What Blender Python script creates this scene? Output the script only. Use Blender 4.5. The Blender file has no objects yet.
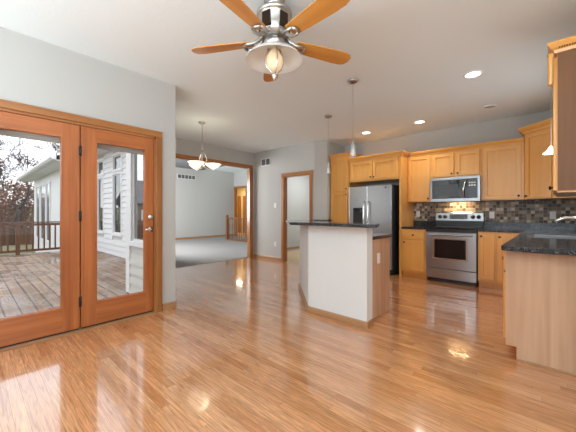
import bpy, bmesh, math, random
from mathutils import Vector, Matrix
R = math.radians
C = bpy.context.scene
col = C.collection
random.seed(7)

# ------------------------------------------------------------------ camera, world, lights, exposure
cam_d = bpy.data.cameras.new('camera'); cam = bpy.data.objects.new('camera', cam_d); col.objects.link(cam)
cam.location = (0, 0, 1.168); cam.rotation_euler = (R(90), 0, R(42.3))
cam_d.sensor_width = 36; cam_d.lens = 293 / 576 * 36; cam_d.shift_y = -3.2 / 576; cam_d.clip_start = .05; cam_d.clip_end = 300
C.camera = cam
C.view_settings.view_transform = 'Standard'; C.view_settings.look = 'None'
C.view_settings.gamma = 1; C.view_settings.use_curve_mapping = False
C.view_settings.exposure = 0.27
C.cycles.use_denoising = True
C.cycles.max_bounces = 10; C.cycles.diffuse_bounces = 5; C.cycles.glossy_bounces = 4
C.cycles.transparent_max_bounces = 12; C.cycles.sample_clamp_indirect = 6
C.cycles.caustics_reflective = False; C.cycles.caustics_refractive = False

w = bpy.data.worlds.new('overcast_sky'); C.world = w; w.use_nodes = True
nt = w.node_tree; nt.nodes.clear()
tc = nt.nodes.new('ShaderNodeTexCoord'); mp = nt.nodes.new('ShaderNodeMapping'); mp.inputs['Scale'].default_value = (1, 1, 3.5)
nz = nt.nodes.new('ShaderNodeTexNoise'); nz.inputs['Scale'].default_value = 2.2; nz.inputs['Detail'].default_value = 6
rp = nt.nodes.new('ShaderNodeValToRGB')
rp.color_ramp.elements[0].position = .38; rp.color_ramp.elements[0].color = (.72, .79, .90, 1)
rp.color_ramp.elements[1].position = .62; rp.color_ramp.elements[1].color = (1, 1, 1, 1)
bg = nt.nodes.new('ShaderNodeBackground'); bg.inputs['Strength'].default_value = 1.9
wo = nt.nodes.new('ShaderNodeOutputWorld')
L = nt.links.new
L(tc.outputs['Generated'], mp.inputs['Vector']); L(mp.outputs[0], nz.inputs['Vector']); L(nz.outputs['Fac'], rp.inputs[0])
L(rp.outputs[0], bg.inputs['Color']); L(bg.outputs[0], wo.inputs['Surface'])

def area(name, loc, rot, sx, sy, power, color=(1, 1, 1), spread=None):
    d = bpy.data.lights.new(name, 'AREA'); d.shape = 'RECTANGLE'; d.size = sx; d.size_y = sy; d.energy = power; d.color = color
    if spread: d.spread = R(spread)
    o = bpy.data.objects.new(name, d); col.objects.link(o); o.location = loc; o.rotation_euler = [R(a) for a in rot]; o['kind'] = 'helper'
    return o
# two unseen upward fill lights inside the room, added to brighten the ceiling
area('window_daylight_back', (-1.2, -2.2, 1.2), (174, 0, 0), 3.6, 1.7, 190, (.80, .925, 1))
area('window_daylight_right', (2.2, -1.6, 1.2), (174, 0, 90), 2.9, 1.7, 165, (.80, .925, 1))
area('window_daylight_living', (-9.2, 3.14, 1.6), (-98, 0, 180), 4.2, 1.5, 255, (.97, .985, 1))
area('window_daylight_dining', (-4.35, 1.8, 1.45), (-90, 0, 180), .8, 1.3, 4, (.98, .99, 1))
area('window_daylight_sink', (.28, 4.3, 1.6), (90, 0, 90), .8, .8, 5, (.90, .96, 1))
area('hall_lamp', (-12.9, 10.0, 2.7), (0, 0, 0), .5, .5, 30, (1, .85, .62))
area('utility_lamp', (-5.0, 7.2, 2.7), (0, 0, 0), .6, .6, 38, (.95, .97, 1))

# ------------------------------------------------------------------ helpers
def tag(o, label=None, cat=None, group=None, kind=None):
    if label: o['label'] = label
    if cat: o['category'] = cat
    if group: o['group'] = group
    if kind: o['kind'] = kind
    return o
def thing(name, label, cat, loc=(0, 0, 0), rz=0, group=None):
    o = bpy.data.objects.new(name, None); col.objects.link(o); o.empty_display_size = .1
    o.location = loc; o.rotation_euler = (0, 0, R(rz)); return tag(o, label, cat, group)
class MB:
    def __init__(s): s.bm = bmesh.new()
    def box(s, x0, x1, y0, y1, z0, z1, bev=0, M=None):
        r = bmesh.ops.create_cube(s.bm, size=1); vs = r['verts']
        for v in vs: v.co = Vector(((x0 + x1) / 2 + v.co.x * (x1 - x0), (y0 + y1) / 2 + v.co.y * (y1 - y0), (z0 + z1) / 2 + v.co.z * (z1 - z0)))
        if M is not None: bmesh.ops.transform(s.bm, matrix=M, verts=vs)
        if bev:
            es = list({e for v in vs for e in v.link_edges})
            bmesh.ops.bevel(s.bm, geom=es, offset=bev, segments=2, profile=.5, affect='EDGES', clamp_overlap=True)
        return s
    def lathe(s, prof, cx=0, cy=0, seg=24, M=None, cap=True):
        rings = []
        for r, z in prof:
            rings.append([s.bm.verts.new((cx + r * math.cos(2 * math.pi * k / seg), cy + r * math.sin(2 * math.pi * k / seg), z)) for k in range(seg)])
        for a, b in zip(rings, rings[1:]):
            for k in range(seg):
                f = s.bm.faces.new((a[k], a[(k + 1) % seg], b[(k + 1) % seg], b[k])); f.smooth = True
        if cap:
            if prof[0][0] > 1e-4: s.bm.faces.new(rings[0][::-1])
            if prof[-1][0] > 1e-4: s.bm.faces.new(rings[-1])
        if M is not None: bmesh.ops.transform(s.bm, matrix=M, verts=[v for r in rings for v in r])
        return s
    def tube(s, pts, rad, seg=8, closed=False):
        pts = [Vector(p) for p in pts]; n = len(pts)
        rads = rad if isinstance(rad, (list, tuple)) else [rad] * n
        rings = []; up = None
        for i, p in enumerate(pts):
            if closed: t = (pts[(i + 1) % n] - pts[i - 1])
            else: t = pts[min(i + 1, n - 1)] - pts[max(i - 1, 0)]
            t = t.normalized() if t.length > 1e-9 else Vector((0, 0, 1))
            if up is None: up = Vector((0, 0, 1)) if abs(t.z) < .9 else Vector((1, 0, 0))
            a = t.cross(up)
            if a.length < 1e-4: a = t.cross(Vector((0, 1, 0)))
            a.normalize(); b = t.cross(a).normalized(); up = -b if (-b).dot(up) > 0 else b
            rings.append([s.bm.verts.new(p + rads[i] * (math.cos(2 * math.pi * k / seg) * a + math.sin(2 * math.pi * k / seg) * b)) for k in range(seg)])
        pairs = list(zip(rings, rings[1:])) + ([(rings[-1], rings[0])] if closed else [])
        for A, B in pairs:
            for k in range(seg):
                f = s.bm.faces.new((A[k], A[(k + 1) % seg], B[(k + 1) % seg], B[k])); f.smooth = True
        if not closed:
            s.bm.faces.new(rings[0][::-1]); s.bm.faces.new(rings[-1])
        return s
    def prism(s, poly, z0, z1, bev=0, M=None):
        a = [s.bm.verts.new((x, y, z0)) for x, y in poly]; b = [s.bm.verts.new((x, y, z1)) for x, y in poly]
        n = len(poly); fs = [s.bm.faces.new(a[::-1]), s.bm.faces.new(b)]
        for k in range(n): fs.append(s.bm.faces.new((a[k], a[(k + 1) % n], b[(k + 1) % n], b[k])))
        if M is not None: bmesh.ops.transform(s.bm, matrix=M, verts=a + b)
        if bev:
            es = list({e for f in fs for e in f.edges})
            bmesh.ops.bevel(s.bm, geom=es, offset=bev, segments=2, profile=.5, affect='EDGES', clamp_overlap=True)
        return s
    def sweep(s, path, prof, z=0, closed=False):
        # profile (out, z) swept along an xy path, mitred; 'out' is to the right of travel
        P = [Vector(p) for p in path]; n = len(P); rings = []
        def nrm(a, b):
            d = (b - a).normalized(); return Vector((d.y, -d.x))
        for i, p in enumerate(P):
            n1 = nrm(P[i - 1], p) if (i > 0 or closed) else None
            n2 = nrm(p, P[(i + 1) % n]) if (i < n - 1 or closed) else None
            if n1 is None: m = n2
            elif n2 is None: m = n1
            else:
                m = (n1 + n2).normalized(); m = m / max(.3, m.dot(n1))
            rings.append([s.bm.verts.new((p.x + m.x * o, p.y + m.y * o, z + h)) for o, h in prof])
        k = len(prof)
        prs = list(zip(rings, rings[1:])) + ([(rings[-1], rings[0])] if closed else [])
        for A, B in prs:
            for j in range(k): s.bm.faces.new((A[j], A[(j + 1) % k], B[(j + 1) % k], B[j]))
        if not closed:
            s.bm.faces.new(rings[0]); s.bm.faces.new(rings[-1][::-1])
        return s
    def quad(s, *pts):
        s.bm.faces.new([s.bm.verts.new(p) for p in pts]); return s
    def build(s, name, mat, parent=None, loc=None, label=None, kind=None):
        bmesh.ops.recalc_face_normals(s.bm, faces=s.bm.faces)
        me = bpy.data.meshes.new(name); s.bm.to_mesh(me); s.bm.free()
        if mat: me.materials.append(mat)
        o = bpy.data.objects.new(name, me); col.objects.link(o)
        if parent: o.parent = parent
        if loc: o.location = loc
        if label: o['label'] = label
        if kind: o['kind'] = kind
        return o
def copy_tree(o, parent=None):
    c = o.copy(); col.objects.link(c); c.parent = parent
    for ch in [x for x in bpy.data.objects if x.parent == o]: copy_tree(ch, c)
    return c

# ------------------------------------------------------------------ materials
def nodes(name):
    m = bpy.data.materials.new(name); m.use_nodes = True; n = m.node_tree
    return m, n, n.nodes['Principled BSDF']
def mat(name, c, rough=.5, metal=0, emit=None, es=0, spec=.5, bump=0, bscale=100, coat=0):
    m, n, b = nodes(name)
    b.inputs['Base Color'].default_value = (*c, 1); b.inputs['Roughness'].default_value = rough; b.inputs['Metallic'].default_value = metal
    b.inputs['Specular IOR Level'].default_value = spec; b.inputs['Coat Weight'].default_value = coat
    if emit: b.inputs['Emission Color'].default_value = (*emit, 1); b.inputs['Emission Strength'].default_value = es
    tcn = n.nodes.new('ShaderNodeTexCoord'); z = n.nodes.new('ShaderNodeTexNoise'); z.inputs['Scale'].default_value = bscale; z.inputs['Detail'].default_value = 3
    n.links.new(tcn.outputs['Object'], z.inputs['Vector'])
    if bump:
        bp = n.nodes.new('ShaderNodeBump'); bp.inputs['Strength'].default_value = bump; bp.inputs['Distance'].default_value = .01
        n.links.new(z.outputs['Fac'], bp.inputs['Height']); n.links.new(bp.outputs[0], b.inputs['Normal'])
    else:
        mr = n.nodes.new('ShaderNodeMapRange'); mr.inputs['To Min'].default_value = max(0, rough - .03); mr.inputs['To Max'].default_value = min(1, rough + .03)
        n.links.new(z.outputs['Fac'], mr.inputs[0]); n.links.new(mr.outputs[0], b.inputs['Roughness'])
    return m
def wood(name, c1, c2, axis='z', rough=.35, scale=1.0, coat=0, contrast=1.0):
    m, n, b = nodes(name); l = n.links.new
    t = n.nodes.new('ShaderNodeTexCoord'); mp = n.nodes.new('ShaderNodeMapping')
    sc = {'x': (1.2, 26, 26), 'y': (26, 1.2, 26), 'z': (26, 26, 1.2)}[axis]
    mp.inputs['Scale'].default_value = [v * scale for v in sc]
    z = n.nodes.new('ShaderNodeTexNoise'); z.inputs['Scale'].default_value = 1; z.inputs['Detail'].default_value = 5; z.inputs['Distortion'].default_value = .6
    l(t.outputs['Object'], mp.inputs[0]); l(mp.outputs[0], z.inputs['Vector'])
    z2 = n.nodes.new('ShaderNodeTexNoise'); z2.inputs['Scale'].default_value = 5; z2.inputs['Detail'].default_value = 4
    mp2 = n.nodes.new('ShaderNodeMapping'); mp2.inputs['Scale'].default_value = [max(.12, v / 26 * .6) for v in sc]
    l(t.outputs['Object'], mp2.inputs[0]); l(mp2.outputs[0], z2.inputs['Vector'])
    ad = n.nodes.new('ShaderNodeMath'); ad.operation = 'ADD'; l(z.outputs['Fac'], ad.inputs[0]); l(z2.outputs['Fac'], ad.inputs[1])
    r = n.nodes.new('ShaderNodeValToRGB'); h = .16 / contrast
    r.color_ramp.elements[0].position = .5 - h; r.color_ramp.elements[0].color = (*c2, 1)
    r.color_ramp.elements[1].position = .5 + h; r.color_ramp.elements[1].color = (*c1, 1)
    hf = n.nodes.new('ShaderNodeMath'); hf.operation = 'MULTIPLY'; hf.inputs[1].default_value = .5; l(ad.outputs[0], hf.inputs[0])
    l(hf.outputs[0], r.inputs[0]); l(r.outputs[0], b.inputs['Base Color'])
    b.inputs['Roughness'].default_value = rough; b.inputs['Coat Weight'].default_value = coat; b.inputs['Coat Roughness'].default_value = .12
    return m
def math_n(n, op, a, b=None):
    x = n.nodes.new('ShaderNodeMath'); x.operation = op
    for i, v in enumerate((a, b)):
        if v is None: continue
        if isinstance(v, (int, float)): x.inputs[i].default_value = v
        else: n.links.new(v, x.inputs[i])
    return x.outputs[0]
def planks(name, width, length, cols, rough, gap=.03, gapcol=(.1, .05, .02), coat=0, grain=.5, wet=False, bumpd=.0006, u='X', v='Y', gscale=(3, 60)):
    """boards running along u, side by side along v, random tone per board"""
    m, n, b = nodes(name); l = n.links.new
    t = n.nodes.new('ShaderNodeTexCoord'); s = n.nodes.new('ShaderNodeSeparateXYZ'); l(t.outputs['Object'], s.inputs[0])
    U, V = s.outputs[u], s.outputs[v]
    vr = math_n(n, 'DIVIDE', V, width); row = math_n(n, 'FLOOR', vr); fv = math_n(n, 'FRACT', vr)
    w1 = n.nodes.new('ShaderNodeTexWhiteNoise'); w1.noise_dimensions = '1D'; l(row, w1.inputs['W'])
    ur = math_n(n, 'ADD', math_n(n, 'DIVIDE', U, length), math_n(n, 'MULTIPLY', w1.outputs['Value'], 7.3)); cl = math_n(n, 'FLOOR', ur); fu = math_n(n, 'FRACT', ur)
    cx = n.nodes.new('ShaderNodeCombineXYZ'); l(row, cx.inputs[0]); l(cl, cx.inputs[1])
    w2 = n.nodes.new('ShaderNodeTexWhiteNoise'); w2.noise_dimensions = '2D'; l(cx.outputs[0], w2.inputs['Vector'])
    rp = n.nodes.new('ShaderNodeValToRGB'); e = rp.color_ramp.elements
    e[0].position = 0; e[0].color = (*cols[0], 1); e[1].position = 1; e[1].color = (*cols[-1], 1)
    for i, c in enumerate(cols[1:-1]):
        q = rp.color_ramp.elements.new((i + 1) / (len(cols) - 1)); q.color = (*c, 1)
    l(w2.outputs['Value'], rp.inputs[0])
    gx = n.nodes.new('ShaderNodeCombineXYZ'); l(math_n(n, 'MULTIPLY', U, gscale[0]), gx.inputs[0]); l(math_n(n, 'MULTIPLY', V, gscale[1]), gx.inputs[1]); l(math_n(n, 'MULTIPLY', w2.outputs['Value'], 40), gx.inputs[2])
    g = n.nodes.new('ShaderNodeTexNoise'); g.inputs['Scale'].default_value = 1; g.inputs['Detail'].default_value = 5; g.inputs['Distortion'].default_value = 1.2; l(gx.outputs[0], g.inputs['Vector'])
    mr = n.nodes.new('ShaderNodeMapRange'); mr.inputs['From Min'].default_value = .3; mr.inputs['From Max'].default_value = .7
    mr.inputs['To Min'].default_value = 1 - grain; mr.inputs['To Max'].default_value = 1 + grain * .35; l(g.outputs['Fac'], mr.inputs[0])
    mx = n.nodes.new('ShaderNodeMix'); mx.data_type = 'RGBA'; mx.blend_type = 'MULTIPLY'; mx.inputs[0].default_value = 1
    l(rp.outputs[0], mx.inputs[6]); cc = n.nodes.new('ShaderNodeCombineXYZ'); [l(mr.outputs[0], cc.inputs[i]) for i in range(3)]; l(cc.outputs[0], mx.inputs[7])
    e1 = math_n(n, 'LESS_THAN', fv, gap); e2 = math_n(n, 'LESS_THAN', fu, gap * width / length * .8); ed = math_n(n, 'MAXIMUM', e1, e2)
    m2 = n.nodes.new('ShaderNodeMix'); m2.data_type = 'RGBA'; l(ed, m2.inputs[0]); l(mx.outputs[2], m2.inputs[6]); m2.inputs[7].default_value = (*gapcol, 1)
    l(m2.outputs[2], b.inputs['Base Color']); b.inputs['Roughness'].default_value = rough
    b.inputs['Coat Weight'].default_value = coat; b.inputs['Coat Roughness'].default_value = .07; b.inputs['Coat IOR'].default_value = 1.65
    bp = n.nodes.new('ShaderNodeBump'); bp.inputs['Strength'].default_value = .6; bp.inputs['Distance'].default_value = bumpd * 4
    # slight crown on every board plus the seam
    hh = math_n(n, 'SUBTRACT', math_n(n, 'ADD', math_n(n, 'MULTIPLY', w2.outputs['Value'], .5), math_n(n, 'MULTIPLY', g.outputs['Fac'], .5)), math_n(n, 'MULTIPLY', ed, 1.0))
    l(hh, bp.inputs['Height']); l(bp.outputs[0], b.inputs['Normal'])
    if wet:
        pn = n.nodes.new('ShaderNodeTexNoise'); pn.inputs['Scale'].default_value = 1.1; pn.inputs['Detail'].default_value = 4; l(t.outputs['Object'], pn.inputs['Vector'])
        pr = n.nodes.new('ShaderNodeMapRange'); pr.inputs['From Min'].default_value = .44; pr.inputs['From Max'].default_value = .58; pr.inputs['To Min'].default_value = .6; pr.inputs['To Max'].default_value = .14
        l(pn.outputs['Fac'], pr.inputs[0]); l(pr.outputs[0], b.inputs['Roughness'])
    return m

wall_m = mat('wall_paint', (.50, .50, .478), .75, bump=.04, bscale=180)
ceil_m = mat('ceiling_paint', (.82, .91, .94), .85, bump=.12, bscale=45)
floor_m = planks('oak_strip_floor', .06, .95, [(.53, .215, .082), (.65, .285, .118), (.73, .345, .155), (.58, .245, .095), (.78, .39, .185)], .17, gap=.03, gapcol=(.34, .16, .065), coat=1, grain=.46, bumpd=.0004, gscale=(5, 90))
deck_m = planks('wet_deck_boards', .15, 60, [(.23, .135, .08), (.34, .22, .145), (.40, .29, .205), (.27, .165, .10)], .3, gap=.095, gapcol=(.015, .008, .005), grain=.45, gscale=(1.1, 70), wet=True, bumpd=.001)
carpet_m = mat('grey_carpet', (.33, .32, .31), .95, bump=.6, bscale=220)
tan_m = mat('tan_vinyl', (.50, .36, .19), .5)
oak = wood('oak_trim', (.46, .20, .062), (.27, .095, .025), 'z', .3, coat=.3)
oak_y = wood('oak_trim_lengthwise', (.46, .20, .062), (.27, .095, .025), 'y', .3, coat=.3)
oak_x = wood('oak_trim_crosswise', (.46, .20, .062), (.27, .095, .025), 'x', .3, coat=.3)
base_x = wood('oak_baseboard_x', (.46, .25, .12), (.34, .165, .07), 'x', .35)
base_y = wood('oak_baseboard_y', (.46, .25, .12), (.34, .165, .07), 'y', .35)
fir = wood('stained_fir_door', (.57, .192, .055), (.28, .074, .018), 'z', .3, coat=.35, scale=.8)
fir_y = wood('stained_fir_rail', (.57, .192, .055), (.28, .074, .018), 'y', .3, coat=.35, scale=.8)
dk_oak = wood('dark_oak', (.24, .10, .035), (.12, .04, .012), 'z', .45)
fir_x = wood('stained_fir_crosswise', (.57, .192, .055), (.28, .074, .018), 'x', .3, coat=.35, scale=.8)
maple = wood('honey_maple', (.82, .43, .118), (.68, .31, .062), 'z', .32, coat=.25, scale=.6, contrast=.7)
maple_x = wood('honey_maple_rail', (.82, .43, .118), (.68, .31, .062), 'x', .32, coat=.25, scale=.6, contrast=.7)
maple_y = wood('honey_maple_rail_side', (.82, .43, .118), (.68, .31, .062), 'y', .32, coat=.25, scale=.6, contrast=.7)
veneer = wood('pinkish_oak_veneer', (.62, .395, .25), (.42, .23, .13), 'z', .45, scale=.6)
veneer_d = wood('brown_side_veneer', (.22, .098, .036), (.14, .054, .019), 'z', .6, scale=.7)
blade_m = wood('oak_fan_blade', (.66, .315, .075), (.52, .22, .045), 'x', .35, scale=.6)
steel = mat('brushed_stainless', (.39, .395, .405), .3, 1)
steel_d = mat('dark_grey_enamel', (.035, .038, .042), .4)
chrome = mat('polished_nickel', (.72, .70, .67), .16, 1)
nickel = mat('brushed_nickel', (.52, .50, .47), .3, 1)
black = mat('black_plastic', (.012, .012, .014), .4)
blackgl = mat('black_glass', (.008, .008, .01), .06, coat=.5)
knob_m = mat('bronze_knob', (.03, .02, .015), .35, .6)
white = mat('white_plastic', (.78, .78, .76), .4)
wht_paint = mat('white_exterior_paint', (.72, .73, .73), .55)
drywall_w = mat('white_half_wall_paint', (.70, .70, .69), .6)
siding_m = mat('white_lap_siding', (.66, .67, .67), .6)
siding_g = mat('cream_lap_siding', (.52, .52, .47), .6)
shingle_m = mat('grey_shingles', (.17, .17, .18), .9, bump=.5, bscale=30)
railw = wood('stained_cedar_railing', (.17, .075, .035), (.10, .04, .02), 'z', .45)
bark_m = mat('bark', (.055, .04, .034), .9, bump=.5, bscale=30)
leaf_m = mat('dry_russet_leaves', (.22, .10, .05), .8)
shrub_m = mat('winter_twigs', (.20, .13, .09), .85)
lawn_m = mat('lawn_grass', (.17, .155, .08), .95, bump=.6, bscale=12)
fence_m = planks('brown_fence_boards', .14, 3, [(.10, .05, .03), (.15, .08, .045)], .8, gap=.08, grain=.3, u='Z', v='Y')
blind_m = mat('pale_blinds', (.55, .57, .50), .8)
hall_m = mat('yellow_hall_paint', (.74, .60, .33), .8)
mulch = mat('brown_house_siding', (.26, .2, .15), .8)

def granite():
    m, n, b = nodes('black_granite'); l = n.links.new
    t = n.nodes.new('ShaderNodeTexCoord'); v = n.nodes.new('ShaderNodeTexVoronoi'); v.inputs['Scale'].default_value = 160
    l(t.outputs['Object'], v.inputs['Vector']); z = n.nodes.new('ShaderNodeTexNoise'); z.inputs['Scale'].default_value = 60; l(t.outputs['Object'], z.inputs['Vector'])
    r = n.nodes.new('ShaderNodeValToRGB'); r.color_ramp.interpolation = 'CONSTANT'; e = r.color_ramp.elements
    e[0].color = (.012, .013, .016, 1); e[1].position = .66; e[1].color = (.04, .044, .052, 1); q = e.new(.88); q.color = (.14, .15, .17, 1)
    ww = n.nodes.new('ShaderNodeTexWhiteNoise'); l(v.outputs['Color'], ww.inputs['Vector']); l(ww.outputs['Value'], r.inputs[0])
    l(r.outputs[0], b.inputs['Base Color']); b.inputs['Roughness'].default_value = .12; return m
granite_m = granite()
def mosaic():
    m, n, b = nodes('brown_mosaic_tile'); l = n.links.new
    t = n.nodes.new('ShaderNodeTexCoord'); s = n.nodes.new('ShaderNodeSeparateXYZ'); l(t.outputs['Object'], s.inputs[0])
    g = .05; a = math_n(n, 'DIVIDE', math_n(n, 'ADD', s.outputs[0], s.outputs[1]), g); c = math_n(n, 'DIVIDE', s.outputs[2], g)
    cx = n.nodes.new('ShaderNodeCombineXYZ'); l(math_n(n, 'FLOOR', a), cx.inputs[0]); l(math_n(n, 'FLOOR', c), cx.inputs[1])
    ww = n.nodes.new('ShaderNodeTexWhiteNoise'); ww.noise_dimensions = '2D'; l(cx.outputs[0], ww.inputs['Vector'])
    r = n.nodes.new('ShaderNodeValToRGB'); r.color_ramp.interpolation = 'CONSTANT'; e = r.color_ramp.elements
    cs = [(.15, .10, .07), (.33, .24, .16), (.08, .06, .05), (.55, .46, .35), (.20, .14, .10), (.30, .26, .22), (.055, .045, .04)]
    e[0].color = (*cs[0], 1); e[1].position = 1 / 7; e[1].color = (*cs[1], 1)
    for i in range(2, 7): q = e.new(i / 7); q.color = (*cs[i], 1)
    l(ww.outputs['Value'], r.inputs[0])
    ed = math_n(n, 'MAXIMUM', math_n(n, 'LESS_THAN', math_n(n, 'FRACT', a), .09), math_n(n, 'LESS_THAN', math_n(n, 'FRACT', c), .09))
    mx = n.nodes.new('ShaderNodeMix'); mx.data_type = 'RGBA'; l(ed, mx.inputs[0]); l(r.outputs[0], mx.inputs[6]); mx.inputs[7].default_value = (.30, .25, .20, 1)
    l(mx.outputs[2], b.inputs['Base Color']); b.inputs['Roughness'].default_value = .4; b.inputs['Specular IOR Level'].default_value = .3
    bp = n.nodes.new('ShaderNodeBump'); bp.inputs['Strength'].default_value = .4; bp.inputs['Distance'].default_value = .002
    l(math_n(n, 'SUBTRACT', 1, ed), bp.inputs['Height']); l(bp.outputs[0], b.inputs['Normal']); return m
mosaic_m = mosaic()
def glass(name, refl, tint=(1, 1, 1), rough=0):
    m = bpy.data.materials.new(name); m.use_nodes = True; n = m.node_tree; n.nodes.clear()
    o = n.nodes.new('ShaderNodeOutputMaterial'); mx = n.nodes.new('ShaderNodeMixShader'); t = n.nodes.new('ShaderNodeBsdfTransparent'); g = n.nodes.new('ShaderNodeBsdfGlossy')
    t.inputs[0].default_value = (*tint, 1); g.inputs['Roughness'].default_value = rough
    f = n.nodes.new('ShaderNodeLayerWeight')
    ad = math_n(n, 'ADD', math_n(n, 'MULTIPLY', math_n(n, 'POWER', f.outputs['Facing'], 5), .8), refl + .012); cl = math_n(n, 'MINIMUM', ad, 1.0)
    n.links.new(cl, mx.inputs[0]); n.links.new(t.outputs[0], mx.inputs[1]); n.links.new(g.outputs[0], mx.inputs[2]); n.links.new(mx.outputs[0], o.inputs[0]); return m
pane_m = glass('clear_pane', .0)
wingpane_m = glass('wing_window_pane', .14, (.42, .46, .46))
coated_m = glass('reflective_window_pane', .55, (.7, .74, .76))
def frosted(name, col_, alpha, es, ecol):
    m, n, b = nodes(name); b.inputs['Base Color'].default_value = (*col_, 1); b.inputs['Roughness'].default_value = .35
    b.inputs['Alpha'].default_value = alpha; b.inputs['Emission Color'].default_value = (*ecol, 1); b.inputs['Emission Strength'].default_value = es
    return m
frost_m = frosted('frosted_fan_glass', (.86, .87, .85), .5, .0, (1, 1, 1))
amber_m = frosted('fan_bulb_glass', (.8, .62, .42), .75, .25, (1, .75, .45))
clearg = glass('clear_lamp_glass', .08, (.98, .96, .93))
bowl_m = frosted('lit_alabaster_bowl', (.9, .85, .75), 1, .85, (1, .90, .72))
shade_lit = frosted('lit_pendant_glass', (.9, .85, .75), 1, 2.2, (1, .9, .72))
shade_gl = frosted('smoked_pendant_glass', (.45, .44, .42), .8, .05, (1, .95, .85))
lens_m = frosted('lit_downlight_lens', (.9, .9, .9), 1, 6, (1, .96, .88))

# ------------------------------------------------------------------ setting
def st(name, mb, m, parent=None, label=None):
    return tag(mb.build(name, m, parent), label, None, None, 'structure')
H = 2.74; XL = -3.46; YK = 6.04; XR = .34
st('floor', MB().prism([(-5.92, 2.84), (-4.76, 1.72), (XL - .12, 1.70), (XL - .12, -3.3), (3.3, -3.3), (3.3, 2.7), (XR + .1, 2.7), (XR + .1, 6.2), (-5.92, 6.2)], -.12, 0), floor_m)
st('floor_living', MB().box(-12.3, -5.92, 2.9, 9.3, -.12, .006), carpet_m)
st('floor_utility', MB().box(-6.17, -3.7, 5.17, 9.1, -.115, .003), tan_m)
st('floor_hall', MB().box(-14.6, -9.5, 9.3, 11.2, -.12, 0), tan_m)
st('ceiling', MB().prism([(-5.95, 2.84), (-4.76, 1.72), (XL - .12, 1.72), (XL - .12, -3.3), (3.3, -3.3), (3.3, 2.7), (XR + .1, 2.7), (XR + .1, 6.2), (-5.95, 6.2)], H, H + .12), ceil_m)
st('ceiling_living', MB().box(-12.3, -5.97, 2.86, 9.3, 3.22, 3.34), ceil_m)
st('ceiling_utility', MB().box(-6.17, -3.7, 6.2, 9.1, H, H + .12), ceil_m)
st('ceiling_hall', MB().box(-14.6, -9.5, 9.3, 11.2, 2.9, 3.0), ceil_m)

DY0, DY1, DZ = -.06, 1.50, 2.055     # opening of the patio doors
m = MB(); T = .15
m.box(XL - T, XL, DY1, 1.74, 0, H).box(XL - T, XL, -3.3, DY0, 0, H).box(XL - T, XL, DY0, DY1, DZ, H)
st('wall_left', m, wall_m)
def wall_with_holes_x(name, x0, x1, y0, y1, z0, z1, holes, mt):
    """wall running along x; holes = [(xa, xb, za, zb)] sorted by xa, columns"""
    m = MB(); x = x0
    cols_ = {}
    for h in holes: cols_.setdefault((h[0], h[1]), []).append((h[2], h[3]))
    for (a, b) in sorted(cols_):
        m.box(x, a, y0, y1, z0, z1); z = z0
        for (c, d) in sorted(cols_[(a, b)]):
            if c > z: m.box(a, b, y0, y1, z, c)
            z = d
        if z < z1: m.box(a, b, y0, y1, z, z1)
        x = b
    m.box(x, x1, y0, y1, z0, z1)
    return st(name, m, mt)
NW = (-4.655, -3.90, .75, 2.12)
wall_with_holes_x('wall_dining_near', -4.73, XL - T, 1.68, 1.74, -.0, H, [NW], wall_m)
st('wall_dining_side', MB().prism([(-4.73, 1.68), (-4.73, 1.74), (-5.87, 2.80), (-5.87, 2.86), (-5.97, 2.86), (-5.97, 2.76), (-4.79, 1.68)], 0, H), wall_m)
m = MB().box(-5.97, -5.87, 2.86, 2.92, 0, H + .5).box(-5.97, -5.87, 4.99, 5.12, 0, H + .5).box(-5.97, -5.87, 2.92, 4.99, 2.335, H + .5)
st('wall_dining_left', m, wall_m)
m = MB().box(-5.97, -4.79, 5.12, 5.22, 0, H).box(-4.0, -3.87, 5.12, 5.22, 0, H).box(-4.79, -4.0, 5.12, 5.22, 2.03, H)
st('wall_dining_back', m, wall_m)
st('wall_kitchen_corner', MB().prism([(-3.87, 5.12), (-3.68, 5.31), (-3.74, 5.34), (-3.87, 5.22)], 0, H), wall_m)
st('wall_pantry_side', MB().box(-3.74, -3.68, 5.31, 6.04, 0, H), wall_m)
st('wall_kitchen_back', MB().box(-3.87, XR + .1, YK, YK + .12, 0, H), wall_m)
m = MB().box(XR, XR + .1, 2.6, 3.95, 0, H).box(XR, XR + .1, 4.75, YK, 0, H).box(XR, XR + .1, 3.95, 4.75, 0, 1.15).box(XR, XR + .1, 3.95, 4.75, 2.1, H)
st('wall_kitchen_right', m, wall_m)
st('wall_right_return', MB().box(XR, 3.3, 2.6, 2.7, 0, H), wall_m)
m = MB().box(3.2, 3.3, -3.3, -2.1, 0, H).box(3.2, 3.3, 1.3, 2.7, 0, H).box(3.2, 3.3, -2.1, 1.3, 0, .6).box(3.2, 3.3, -2.1, 1.3, 2.3, H)
st('wall_right', m, wall_m)
wall_with_holes_x('wall_back', XL, 3.2, -3.3, -3.2, 0, H, [(-3.0, .6, .6, 2.3)], wall_m)
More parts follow.
